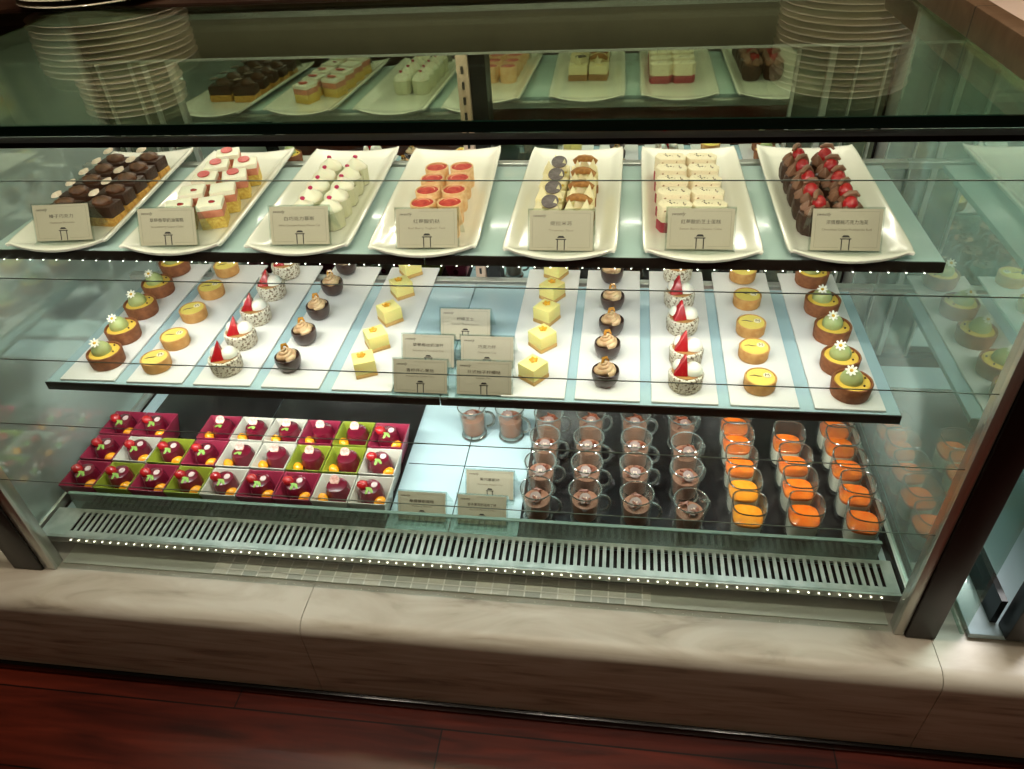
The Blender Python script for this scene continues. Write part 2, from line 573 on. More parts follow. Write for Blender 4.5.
# neighbouring case on the other side of the glass
nb = empty('neighbouring_case', (.95, .1, -.262))
tag(nb, 'neighbouring glass display case beyond the right side glass', 'display case')
NM = T(-.95, -.1, .262)
MB().box(.712, 1.3, -.140, .46, -.2615, -.252, NM).obj('pale_deck', deck_m, nb, bevel=.002)
MB().box(.704, .709, -.135, .41, -.2615, .40, NM).obj('glass_pane', glass('neighbour_glass', (222, 234, 228), .07, 1.0, fog=.03), nb)
MB().box(.752, .790, -.147, -.121, -.2515, .40, NM).obj('corner_post', black_m, nb, bevel=.002)
MB().box(.7425, .7505, -.12, .42, -.2515, -.205, NM).obj('black_rail', black_m, nb)
MB().box(.80, 1.3, .0, .40, -.004, .004, NM).obj('shelf_panel', shelf_mid_m, nb)
MB().box(.80, 1.3, -.111, -.1065, -.2515, -.215, NM).obj('front_lip', alu, nb)
MB().box(.712, 1.3, .445, .46, -.2515, .40, NM).obj('back_panel', shelf_mid_m, nb)
MB().box(.715, 1.29, .18, .20, .385, .395, NM).obj('lamp_bar', alu, nb)

# ================================================================== PLATES
def plate_mesh():
    W, L = .069, .160
    us = [-1, -.985, -.95, -.9, -.84, -.78, -.72, -.66, -.45, -.2, 0]
    us = us + [-u for u in us[-2::-1]]
    vs_ = [-1, -.993, -.975, -.955, -.93, -.905, -.88, -.85, -.7, -.5, -.25, 0]
    vs_ = vs_ + [-v for v in vs_[-2::-1]]
    nu, nv = len(us), len(vs_)

    def sm(t):
        t = min(1, max(0, t)); return t * t * (3 - 2 * t)

    top, bot = [], []
    for v in vs_:
        for u in us:
            x = u * W * (1 - .035 * abs(v) ** 16)
            bow = .010 * (1 - u * u) - .004 * abs(u) ** 14
            y = v * L + math.copysign(bow, v) * abs(v) ** 8
            side = sm((abs(u) - .68) / .30)            # rises towards the long sides
            end = sm((abs(v) - .86) / .14)
            z = .0042 + max(.0095 * side, end * (.002 + .0085 * u * u))
            if abs(u) == 1 or abs(v) == 1:
                z -= .0012
            top.append((x, y, z))
            bot.append((x * .985, y * .995, max(0, z - .0034)))
    n = len(top)
    fs = []
    for j in range(nv - 1):
        for i in range(nu - 1):
            a = j * nu + i
            fs.append((a, a + 1, a + nu + 1, a + nu))
            fs.append((n + a, n + a + nu, n + a + nu + 1, n + a + 1))
    per = [i for i in range(nu)] + [j * nu + nu - 1 for j in range(1, nv)] + [(nv - 1) * nu + i for i in range(nu - 2, -1, -1)] + [j * nu for j in range(nv - 2, 0, -1)]
    for k in range(len(per)):
        a, b = per[k], per[(k + 1) % len(per)]
        fs.append((a, n + a, n + b, b))
    return MB().raw(top + bot, fs)


plate_me = plate_mesh().obj('serving_platter', porcelain, sharp=60)
ZP = .2072
PF = ZP + .0044          # well of a platter
PL = [(-.511, .182, 6.3), (-.341, .178, 3.9), (-.171, .182, 3.0), (-.009, .182, 2.8), (.168, .179, -.7), (.333, .179, 0), (.498, .182, -.6)]
PN = ['chocolate cakes with almond flakes', 'layered cream squares with red discs', 'white cream cups with magenta petals', 'red glazed tartlets',
      'cream cakes with grey discs and biscuits', 'pink based cream slices', 'chocolate cakes topped with strawberries']
for i, (x, y, rz) in enumerate(PL):
    o = plate_me if i == 0 else plate_me.copy()
    if i:
        COL.objects.link(o)
    o.location = (x, y, ZP); o.rotation_euler = (0, 0, math.radians(rz))
    tag(o, 'white rectangular platter holding the ' + PN[i], 'platter', 'white platters on the upper shelf')

# ---------------------------------------------------------------- cakes for the platters
def lump(rx, ry, rz, M, n=14, k=8, jit=0, low=-1.0, mt=None, b=None):
    return (b or MB()).ball(rx, ry, rz, M, mt, n, k, jit, low)


choc_dark = mat('dark_chocolate', (66, 38, 24), .4, vary=(120, (50, 28, 18)), bump=(260, .5))
choc_milk = mat('milk_chocolate', (104, 66, 42), .42, vary=(150, (80, 48, 30)), bump=(220, .5))
sponge = mat('yellow_sponge', (214, 168, 84), .8, vary=(220, (180, 128, 56)), bump=(320, .7))
flake = mat('almond_flake', (236, 222, 204), .6, vary=(260, (228, 198, 184)))


def make_choc():
    o = empty('chocolate_cake')
    MB().box(-.022, .022, -.0145, .0145, 0, .012).obj('sponge_base', sponge, o, bevel=.001)
    MB().box(-.0215, .0215, -.014, .014, .012, .029).obj('chocolate_block', choc_dark, o, bevel=.0015)
    lump(.0145, .0095, .0085, T(.004, -.003, .0305) @ R(18), jit=.15).obj('chocolate_quenelle', choc_milk, o)
    lump(.0095, .0070, .0014, T(-.009, .004, .0405) @ R(22, 'X') @ R(-10, 'Y'), n=12, k=4, jit=.12).obj('almond_disc', flake, o)
    return o


creamw = mat('white_cream', (240, 234, 214), .45, sub=.1, bump=(60, .15))
pinkl = mat('pink_mousse', (206, 132, 104), .55, vary=(90, (190, 110, 84)))
redd = mat('red_disc', (196, 62, 54), .45)


def make_layer(disc):
    o = empty('layer_cake')
    MB().box(-.0165, .0165, -.0165, .0165, 0, .016).obj('sponge_base', mat('lemon_sponge', (226, 198, 104), .8, vary=(240, (198, 160, 70)), bump=(320, .7)), o, bevel=.001)
    MB().box(-.0164, .0164, -.0164, .0164, .016, .026).obj('pink_layer', pinkl, o, bevel=.0008)
    MB().box(-.0165, .0165, -.0165, .0165, .026, .033).obj('cream_layer', creamw, o, bevel=.001)
    if disc == 1:
        MB().lathe([(.0085, 0), (.0087, .0006), (.0085, .0012)], 20, T(-.001, .003, .0345) @ R(8, 'X')).obj('red_disc', redd, o)
    elif disc == 2:
        lump(.005, .004, .0016, T(.003, -.004, .0332), n=10, k=4, jit=.2).obj('berry_dot', mat('berry_glaze', (150, 44, 46), .25), o)
    return o


collar = mat('pale_collar', (194, 192, 160), .5, bump=(80, .2))
petal = mat('magenta_petal', (190, 24, 84), .5)


def make_cream():
    o = empty('cream_cup_cake')
    MB().lathe([(.0145, 0), (.0165, .002), (.0172, .024), (.0165, .025), (.0155, .022), (.001, .021)], 40, flute=(10, .05)).obj('fluted_collar', collar, o)
    MB().lathe([(.0145, .021), (.0162, .0245), (.0155, .028), (.0125, .0315), (.008, .0345), (.004, .0375), (.0008, .0395)], 24, flute=(5, .07)).obj('cream_peak', creamw, o)
    lump(.0036, .003, .0022, T(.002, .002, .0395) @ R(30, 'X'), n=9, k=5, jit=.2).obj('flower_petal', petal, o)
    return o


crustp = mat('pale_crust', (236, 198, 152), .65, vary=(150, (220, 170, 116)), bump=(260, .3))
redglaze = mat('red_glaze', (168, 28, 22), .6, vary=(160, (200, 70, 48)), spec=.25)


def make_red(sugar=False):
    o = empty('red_tartlet')
    MB().lathe([(.0155, 0), (.0162, .004), (.0165, .0285), (.0160, .0292), (.0150, .0292), (.0146, .0270), (.001, .0255)], 28, flute=(14, .008)).obj('pastry_ring', crustp, o)
    b = MB().lathe([(.0145, .0262), (.0142, .0276), (.008, .0284), (.001, .0286)], 24)
    b.obj('red_glaze', redglaze if not sugar else mat('pink_sugar', (222, 172, 156), .5, vary=(180, (236, 214, 200)), bump=(300, .6)), o)
    pts = [(.0095 * math.cos(t * .22 + .6), .0095 * math.sin(t * .22 + .6), .0284) for t in range(12)]
    MB().tube(pts, [.0004 + .0007 * math.sin(PI * t / 11) for t in range(12)], 6).obj('pale_glint', mat('pale_pink_glint', (226, 150, 118), .35), o)  # pale crescent modelled on top as the glint of the glaze
    return o


choc_shard = mat('ivory_chocolate', (232, 220, 180), .4)
greyd = mat('grey_disc', (118, 106, 110), .5, vary=(180, (92, 80, 84)))
biscuit = mat('brown_biscuit', (176, 122, 62), .7, vary=(160, (140, 88, 40)), bump=(260, .5))


def make_shard(kind):
    o = empty('cream_slice')
    MB().box(-.018, .018, -.018, .018, 0, .011).obj('sponge_base', mat('brown_sponge', (150, 104, 62), .8, bump=(300, .6)), o, bevel=.001)
    MB().box(-.0176, .0176, -.0176, .0176, .011, .027).obj('cream_block', mat('ivory_cream', (232, 216, 168), .5, bump=(60, .2)), o, bevel=.002)
    for sx, sy, rz in ((-.010, -.012, 10), (.009, -.009, -14), (.0, .006, 30)):
        MB().raw([(-.009, 0, 0), (.009, 0, 0), (.001, 0, .019), (-.009, .0016, 0), (.009, .0016, 0), (.001, .0016, .019)],
                 [(0, 1, 2), (5, 4, 3), (0, 3, 4, 1), (1, 4, 5, 2), (2, 5, 3, 0)],
                 T(sx, sy, .0255) @ R(rz) @ R(-14, 'X')).obj('chocolate_shard', choc_shard, o, sharp=20)
    if kind == 0:
        MB().lathe([(.0104, 0), (.0108, .0009), (.0104, .0018)], 22, T(.004, -.002, .0385) @ R(24, 'X')).obj('grey_disc', greyd, o)
    else:
        MB().tube([(-.015, .004, .037), (-.007, .006, .041), (0, .005, .0415), (.008, .004, .041), (.016, .003, .036)], [.0035, .0045, .005, .0045, .0035], 8).obj('biscuit_curl', biscuit, o)
    lump(.0018, .0018, .0014, T(.013, -.013, .0285), n=8, k=4).obj('gold_crumb', mat('gold_crumb', (214, 178, 60), .4), o)
    return o


pinkb = mat('raspberry_base', (176, 62, 76), .5, vary=(120, (150, 40, 56)), bump=(200, .3))
speck = mat('speckled_cream', (238, 222, 190), .5, vary=(260, (150, 112, 78), 1, .68, .74))


def make_slice():
    o = empty('cream_slice_cake')
    po = [(-.021, -.006), (-.012, -.0155), (.021, -.008), (.0195, .007), (.010, .0155), (-.02, .007)]
    MB().prism([(x * 1.01, y * 1.02) for x, y in po], 0, .013).obj('raspberry_base', pinkb, o, bevel=.0008)
    MB().prism(po, .013, .034).obj('cream_layer', speck, o, bevel=.0015)
    b = MB()
    for k in range(6):
        b.box(-.001, .001, -.0006, .0006, 0, .0008, T(random.uniform(-.013, .013), random.uniform(-.007, .007), .0338) @ R(random.uniform(0, 180)))
    b.obj('chocolate_speckle', choc_dark, o)
    return o


berry = mat('strawberry_red', (168, 22, 28), .25, vary=(420, (196, 70, 44), 1, .68, .74), bump=(420, .4), coat=.4)
rosette_m = mat('chocolate_cream', (128, 88, 66), .5, bump=(140, .3))


def make_straw():
    o = empty('strawberry_chocolate_cake')
    MB().lathe([(.0135, 0), (.0165, .006), (.0178, .016), (.0168, .025), (.012, .029), (.001, .030)], 26, flute=(9, .06)).obj('chocolate_sponge', choc_dark, o)
    for k in range(5):
        a = k * 2 * PI / 5 + .5
        MB().lathe([(.006, 0), (.0075, .003), (.006, .007), (.003, .011), (.0006, .014)], 12, T(.0105 * math.cos(a), .0105 * math.sin(a), .0255) @ R(14, 'X'), flute=(5, .12)).obj('cream_rosette', rosette_m, o)
    lump(.0088, .0078, .0098, T(0, -.004, .0375) @ R(-18, 'X'), n=16, k=10).obj('strawberry', berry, o)
    MB().tube([(-.009, -.001, .0455), (-.003, .001, .049), (.004, .002, .0495), (.009, .001, .046)], [.0022, .0034, .003, .0014], 8).obj('chocolate_drizzle', rosette_m, o)
    return o


def rows(pl, dxl, dxr, y0, dy, nl, nr, kinds, name, cat, rz=0, jit=3, stag=0):
    px, py, prz = PL[pl]
    M = T(px, py, 0) @ R(prz)
    for side_, dx, n in ((0, dxl, nl), (1, dxr, nr)):
        for k in range(n):
            p = M @ Vector((dx, y0 - py + k * dy + (stag if side_ else 0), 0))
            kd = kinds(side_, k)
            kd.put(p.x, p.y, PF, prz + rz + random.uniform(-jit, jit),
                   f"{name(side_, k)}, {ORD[k+1]} from the front, {('left', 'right')[side_]} row", cat, PN[pl])


K = Kind(make_choc)
rows(0, -.0162, .0362, .093, .0395, 5, 5, lambda s, k: K, lambda s, k: 'brown chocolate cake with pale almond disc', 'cake', -8)
KL = [Kind(lambda: make_layer(0)), Kind(lambda: make_layer(1)), Kind(lambda: make_layer(2))]
rows(1, -.010, .031, .086, .0455, 5, 4, lambda s, k: KL[(2, 2, 1, 1, 1)[k] if s == 0 else (2, 0, 1, 1)[k]],
     lambda s, k: 'cream topped layer cake square' if (s, k) not in ((0, 2), (0, 3), (0, 4), (1, 2), (1, 3)) else 'layer cake square with round red disc', 'cake', 16, stag=.006)
K3 = Kind(make_cream)
rows(2, -.007, .0290, .087, .0345, 5, 5, lambda s, k: K3, lambda s, k: 'white cream cup cake with magenta petal', 'cake', 0, 60)
K4 = [Kind(lambda: make_red(False)), Kind(lambda: make_red(True))]
rows(3, -.0108, .0248, .064, .0385, 5, 5, lambda s, k: K4[k == 0], lambda s, k: 'sugared pink tartlet' if k == 0 else 'red glazed round tartlet', 'tart', 0, 40)
K5 = [Kind(lambda: make_shard(0)), Kind(lambda: make_shard(1))]
rows(4, -.0200, .0185, .085, .0415, 4, 4, lambda s, k: K5[s], lambda s, k: ('cream cake with grey disc', 'cream cake with brown biscuit curl')[s], 'cake', 0, 6)
K6 = Kind(make_slice)
rows(5, -.0300, .0110, .090, .0375, 5, 5, lambda s, k: K6, lambda s, k: 'speckled cream slice on raspberry base', 'cake', -15, 3)
K7 = Kind(make_straw)
rows(6, -.033, .005, .085, .0372, 5, 5, lambda s, k: K7, lambda s, k: 'chocolate cake topped with red strawberry', 'cake', 0, 60)

# ================================================================== WHITE SLABS AND PETITS FOURS
SX = [-.5345, -.4275, -.323, -.219, -.1135, .128, .2285, .3305, .4325, .5385]
SD = [('green cream tarts', 'leftmost slab'), ('yellow lemon tarts', 'second slab from the left'), ('coconut cups', 'third slab from the left'),
      ('chocolate cups', 'fourth slab from the left'), ('lemon squares', 'slab left of the signs'), ('lemon squares', 'slab right of the signs'),
      ('chocolate cups', 'fourth slab from the right'), ('coconut cups', 'third slab from the right'), ('yellow lemon tarts', 'second slab from the right'),
      ('green cream tarts', 'rightmost slab')]
slab = MB().box(-.0435, .0435, 0, .345, 0, .0035).obj('porcelain_slab', slab_white, bevel=.001)
for i, x in enumerate(SX):
    o = slab if i == 0 else slab.copy()
    if i:
        COL.objects.link(o)
    o.location = (x, .0035, .0003)
    o.rotation_euler = (0, 0, math.radians(1.2 if x < -.3 else .4 if x < 0 else -.3))
    tag(o, f"white porcelain slab under {SD[i][0]}, {SD[i][1]}", 'slab', 'white slabs on the middle shelf')

brown_crust = mat('brown_crust', (150, 92, 54), .65, vary=(140, (124, 72, 40)), bump=(240, .35))
yellow_cream = mat('yellow_cream', (228, 190, 78), .4)
green_cream = mat('pistachio_cream', (172, 182, 118), .4, sub=.1)
gold_crust = mat('golden_crust', (206, 158, 92), .65, vary=(120, (188, 134, 70)), bump=(240, .25))
lemon = mat('lemon_curd', (232, 208, 104), .25, coat=.3)
daisy_w = mat('daisy_white', (244, 240, 220), .6)
daisy_y = mat('daisy_yellow', (222, 176, 50), .6)


def make_green():
    o = empty('green_cream_tart')
    MB().lathe([(.0235, 0), (.0245, .002), (.0258, .0205), (.025, .0218), (.0232, .0218), (.0225, .019), (.001, .0185)], 32, flute=(20, .006)).obj('pastry_crust', brown_crust, o)
    MB().lathe([(.0224, .0186), (.021, .0205), (.012, .0215), (.001, .0218)], 26).obj('custard_filling', yellow_cream, o)
    MB().lathe([(.0135, .0205), (.0142, .0245), (.0125, .0305), (.0085, .0355), (.004, .0385), (.0008, .0395)], 22, T(-.002, -.001, 0)).obj('green_cream', green_cream, o)
    f = MB()
    for k in range(8):
        f.ball(.0037, .0017, .0007, T(0, 0, 0) @ R(45 * k) @ T(.0045, 0, 0) @ R(-12, 'Y'), n=8, k=4)
    fl = f.obj('daisy_flower', daisy_w, o)
    fl.matrix_local = T(-.005, -.006, .0405) @ R(34, 'X')
    lump(.0024, .0024, .0016, T(0, 0, .0004), n=8, k=4).obj('flower_eye', daisy_y, fl)
    b = MB()
    for a, r in ((.6, .017), (2.2, .016), (-.5, .0165)):
        b.ball(.0016, .0016, .0014, T(r * math.cos(a), r * math.sin(a), .0222), n=7, k=4)
    b.obj('chocolate_crumb', choc_dark, o)
    return o


def textmesh(s, size, mt, M, parent, name, align='CENTER', shear=0, width=None):
    cu = bpy.data.curves.new('t', 'FONT')
    cu.body = s; cu.size = size; cu.align_x = align; cu.shear = shear
    cu.resolution_u = 2; cu.extrude = .00008
    ob = bpy.data.objects.new('t', cu)
    COL.objects.link(ob)
    dg = bpy.context.evaluated_depsgraph_get()
    me = bpy.data.meshes.new_from_object(ob.evaluated_get(dg))
    bpy.data.objects.remove(ob)
    if width and len(me.vertices):
        w = max(v.co.x for v in me.vertices) - min(v.co.x for v in me.vertices)
        k = width / max(w, 1e-6)
        for v in me.vertices:
            v.co.x *= k
    me.transform(M)
    me.materials.clear(); me.materials.append(mt)
    me.name = name
    o = bpy.data.objects.new(name, me)
    COL.objects.link(o); o.parent = parent
    return o


def make_lemon():
    o = empty('lemon_tart')
    MB().lathe([(.0195, 0), (.0205, .002), (.0212, .017), (.0205, .018), (.0192, .018), (.0188, .0165), (.001, .016)], 32).obj('pastry_crust', gold_crust, o)
    MB().lathe([(.0187, .0162), (.0182, .0176), (.001, .0178)], 28).obj('lemon_curd', lemon, o)
    MB().lathe([(.0052, 0), (.0054, .0004), (.0052, .0008)], 16, T(.0085, .003, .0179)).obj('white_plaque', mat('ivory_plaque', (236, 222, 180), .4), o)
    textmesh('M', .0085, choc_dark, T(.0085, .0, .0189), o, 'plaque_letter')
    MB().tube([(-.014, .001, .0181), (-.008, .0022, .0182), (-.003, .0006, .0182), (.002, .0004, .0182)], [.0003, .0007, .0008, .0003], 6).obj('chocolate_line', mat('olive_sauce', (112, 92, 40), .4), o)
    return o


coco = mat('coconut_coat', (226, 218, 196), .8, vary=(330, (112, 90, 62), 2, .5, .62), bump=(330, 1.0))


def make_coco():
    o = empty('coconut_cup')
    MB().lathe([(.0205, 0), (.0225, .003), (.0236, .020), (.0228, .0235), (.020, .0245), (.001, .024)], 30, flute=(17, .012)).obj('coconut_cake', coco, o)
    MB().lathe([(.0195, .0235), (.0195, .0255), (.001, .026)], 24).obj('caramel_rim', mat('caramel', (170, 122, 66), .4), o)
    lump(.0125, .0135, .0125, T(.0085, -.002, .0265), n=18, k=10, low=-.3).obj('cream_dome', mat('pearl_cream', (238, 234, 216), .3, sub=.1), o)
    lump(.0085, .0105, .011, T(-.010, .006, .027), n=14, k=8, low=-.3).obj('cream_dome', MATS['pearl_cream'], o)
    w = MB()
    w.raw([(-.0145, -.013, 0), (.0055, -.014, 0), (.003, .003, .026), (-.012, .010, 0), (.005, .011, 0), (.001, .008, .024)],
          [(0, 1, 2), (3, 5, 4), (0, 3, 4, 1), (1, 4, 5, 2), (2, 5, 3, 0)], T(-.004, -.001, .0255))
    w.obj('strawberry_wedge', berry, o, bevel=.0018, sharp=60)
    return o


cup_dark = mat('dark_cup', (58, 38, 30), .28, coat=.3)
swirl_m = mat('coffee_cream', (222, 196, 150), .4, vary=(70, (178, 138, 96)), sub=.05)


def make_cup():
    o = empty('chocolate_cup')
    MB().lathe([(.0105, 0), (.0145, .003), (.0175, .010), (.0188, .018), (.0183, .0232), (.0176, .0236), (.017, .021), (.001, .019)], 30).obj('chocolate_shell', cup_dark, o)
    sw = MB()
    for t in range(3):
        pts, rr = [], []
        for k in range(26):
            f = k / 25
            a = f * 2.1 * 2 * PI * .5 + t * 2 * PI / 3
            r = .0105 * (1 - f) ** .8 + .0003
            pts.append((r * math.cos(a), r * math.sin(a), .021 + .0165 * f)); rr.append(.0052 * (1 - f) + .0009)
        sw.tube(pts, rr, 8)
    sw.ball(.011, .011, .007, T(0, 0, .021), n=14, k=8)
    sw.obj('cream_swirl', swirl_m, o, sharp=80)
    MB().tube([(-.004, .003, .034), (-.001, .004, .0405), (.003, .002, .041), (.005, -.001, .036)], [.0016, .0026, .0024, .001], 7).obj('caramel_garnish', mat('amber_caramel', (176, 122, 44), .2, coat=.4), o)
    return o


def make_square():
    o = empty('lemon_square')
    MB().box(-.0155, .0155, -.0155, .0155, 0, .006).obj('biscuit_base', mat('biscuit_base', (196, 158, 92), .75, bump=(260, .6)), o, bevel=.0008)
    MB().box(-.0153, .0153, -.0153, .0153, .006, .0265).obj('lemon_cream', mat('lemon_cream', (240, 226, 140), .4, sub=.1), o, bevel=.0016)
    b = MB()
    for k in range(5):
        a = k * 1.26
        b.ball(.0034, .0024, .0016, T(.0038 * math.cos(a) - .002, .0038 * math.sin(a) + .003, .0278) @ R(math.degrees(a)) @ R(-22, 'Y'), n=8, k=4)
    b.obj('candied_peel', mat('candied_orange', (226, 164, 30), .3, coat=.3), o)
    return o


KS = {'g': Kind(make_green), 'l': Kind(make_lemon), 'c': Kind(make_coco), 'd': Kind(make_cup), 's': Kind(make_square)}
ROWS = [
    ('g', 'green cream tart with daisy', 'tart', 0, [(-.5234, .0392), (-.5331, .1042), (-.5418, .1755), (-.5469, .2412), (-.5536, .314)], 20),
    ('l', 'round yellow lemon tart', 'tart', 1, [(-.4389, .034), (-.4387, .0928), (-.4455, .1679), (-.4476, .2386), (-.4535, .3121)], 25),
    ('c', 'coconut cup with strawberry wedge', 'cake', 2, [(-.3276, .0336), (-.3322, .0985), (-.3353, .1643), (-.3391, .2394), (-.3402, .3086)], 15),
    ('d', 'dark chocolate cup with cream swirl', 'chocolate', 3, [(-.2334, .0442), (-.2333, .1123), (-.2352, .1814), (-.2357, .2542), (-.234, .324)], 40),
    ('s', 'pale lemon square with candied peel', 'cake', 4, [(-.1185, .0432), (-.1184, .1071), (-.1167, .1774), (-.1165, .2546), (-.1184, .323)], 33),
    ('s', 'pale lemon square with candied peel', 'cake', 5, [(.1253, .0436), (.1306, .1201), (.1304, .1895), (.1331, .2554), (.1338, .3249)], -35),
    ('d', 'dark chocolate cup with cream swirl', 'chocolate', 6, [(.225, .0363), (.2258, .1009), (.230, .1591), (.2299, .2279), (.2273, .3098)], 40),
    ('c', 'coconut cup with strawberry wedge', 'cake', 7, [(.3322, .0339), (.3354, .090), (.3342, .1687), (.333, .240), (.3338, .3188)], 10),
    ('l', 'round yellow lemon tart', 'tart', 8, [(.4294, .0367), (.4299, .1062), (.4329, .168), (.4362, .2443), (.4382, .3227)], -5),
    ('g', 'green cream tart with daisy', 'tart', 9, [(.5434, .0291), (.541, .0847), (.5449, .1583), (.5442, .2292), (.5445, .314)], -15)]
RAD = {'g': .021, 'l': .016, 'c': .018, 'd': .008, 's': .008}
for key, nm, cat, si, pts, rz in ROWS:
    for k, (x, y) in enumerate(pts):
        KS[key].put(x, y + RAD[key] * .35, .0041, rz + random.uniform(-12, 12),
                    f"{nm}, {ORD[k+1]} from front, {SD[si][1]}", cat, f"{SD[si][0]} on the {SD[si][1]}")

# ================================================================== SIGNS
def make_sign(title, sub, dark=True):
    """clear folded stand with a printed card leaning back on its front leg"""
    o = empty('name_sign')
    w, L, t = .046, .058, 27
    F = R(-t, 'X')                       # x right, y thickness, z along the leg
    st = MB()
    st.box(-w, w, 0, .0016, 0, L, F)
    top = F @ Vector((0, 0, L))
    B = T(0, top.y, top.z) @ R(t + 0, 'X')
    st.box(-w, w, .0001, .0017, -L, -.0002, B)
    st.box(-w, w, -.010, .0, 0, .0016)
    st.obj('acrylic_stand', acryl, o, sharp=30)
    card = MB().box(-.0435, .0435, -.0008, -.0002, .003, .0565, F).obj('printed_card', card_m, o)
    P = F @ T(0, -.00095, 0) @ R(90, 'X')
    textmesh(title, .0062, ink, P @ T(0, .037, 0), card, 'title_lettering', width=min(.052, .0075 * len(title)))
    textmesh(sub, .0042, ink2, P @ T(0, .0285, 0), card, 'subtitle_lettering', width=min(.062, .0024 * len(sub)))
    textmesh('sweetly', .0058, ink, P @ T(-.039, .0475, 0), card, 'logo_lettering', 'LEFT', .35)
    e = MB()
    for x in (-.0048, .0048):
        e.box(x - .0007, x + .0007, .0033, .0175, 0, .00012, P)
    e.box(-.0072, .0072, .0172, .0186, 0, .00012, P)
    e.raw([(-.0055, .0198, .00006), (.0055, .0198, .00006), (.003, .0226, .00006), (-.003, .0226, .00006)], [(0, 1, 2, 3)], P)
    e.obj('gate_emblem', mat('black_ink', (26, 20, 16), .6), card)
    f = MB()
    for x0, x1, y0, y1 in ((-.0395, -.0392, .007, .045), (.0392, .0395, .007, .053), (-.0395, -.009, .0068, .0071), (.009, .0395, .0068, .0071), (-.01, .0395, .0528, .0531)):
        f.box(x0, x1, y0, y1, 0, .0001, P)
    f.obj('border_frame', ink2, card)
    o.scale = (.87, .87, .87)
    return o


TOPS = [('榛子巧克力', 'Hazelnut Brownie'), ('草莓香草奶油蛋糕', 'Strawberry Layer Cake'), ('白巧克力慕斯', 'White Chocolate Passion Mousse Cup'), ('红莓酸奶挞', 'Red Berry Yoghurt Tart'),
        ('提拉米苏', 'Tiramisu Slice'), ('红莓酸奶芝士蛋糕', 'Sweet Berry Cheese Cake'), ('浓情樱桃巧克力泡芙', 'Chocolate Cream Profiterole Roll')]
SB = [(-.490, .038, 6), (-.336, .028, 3.5), (-.161, .035, 2.5), (.004, .030, 2), (.168, .027, 0), (.330, .034, 0), (.492, .035, 0)]
for i, (x, y, rz) in enumerate(SB):
    o = make_sign(*TOPS[i])
    o.location = (x, y - .004, PF + .0012); o.rotation_euler = (0, 0, math.radians(rz))
    tag(o, f"clear stand with printed card in front of the {PN[i]}", 'sign', 'card signs on the upper shelf')
MS = [(-.028, .004, 'front sign of the middle shelf beside the lemon squares on its left', '青柠开心果挞', 'Pistachio Lime Tart'),
      (.061, .005, 'front sign of the middle shelf beside the lemon squares on its right', '日式柚子柠檬挞', 'Lemon Tart'),
      (-.030, .064, 'second row sign on the middle shelf, on the left', '草莓椰丝奶油杯', 'Strawberry Coconut Cup'),
      (.056, .064, 'second row sign on the middle shelf, on the right', '巧克力杯', 'Chocolate Cup'),
      (.012, .134, 'single sign standing farthest back among the middle shelf signs', '柠檬芝士', 'Lemon Cheese Square')]
for x, y, lab, a, b in MS:
    o = make_sign(a, b)
    o.location = (x, y - .001, .0006)
    tag(o, lab, 'sign', 'card signs on the middle shelf')
BS = [(-.052, -.022, 'lone sign on the bottom deck beside the dessert boxes', '桑葚慕斯蛋糕', 'Mulberry Mousse'),
      (.043, -.022, 'front sign on the bottom deck beside the chocolate mugs', '杏子果冻奶油布丁杯', 'Apricot Panna Cotta'),
      (.047, .032, 'sign on the bottom deck behind another, beside the chocolate mugs', '黑巧慕斯杯', 'Chocolate Mousse Cup')]
for x, y, lab, a, b in BS:
    o = make_sign(a, b)
    o.location = (x, y, -.2372)
    tag(o, lab, 'sign', 'card signs on the bottom deck')

# ================================================================== DESSERT BOXES
boxc = {'p': mat('magenta_plastic', (136, 38, 62), .3, coat=.3), 'w': mat('white_plastic', (186, 182, 170), .3, coat=.3), 'g': mat('lime_plastic', (126, 136, 42), .3, coat=.3)}
CN = {'p': 'magenta', 'w': 'white', 'g': 'lime green'}
jelly = mat('maroon_jelly', (104, 16, 38), .22, coat=.3, vary=(60, (84, 10, 28)))
orange_f = mat('physalis_orange', (236, 158, 22), .25, coat=.3, vary=(120, (214, 128, 14)))
leaf_m = mat('leaf_green', (132, 172, 76), .45)
palep = mat('pale_petal', (226, 190, 178), .5, vary=(240, (188, 120, 110)))


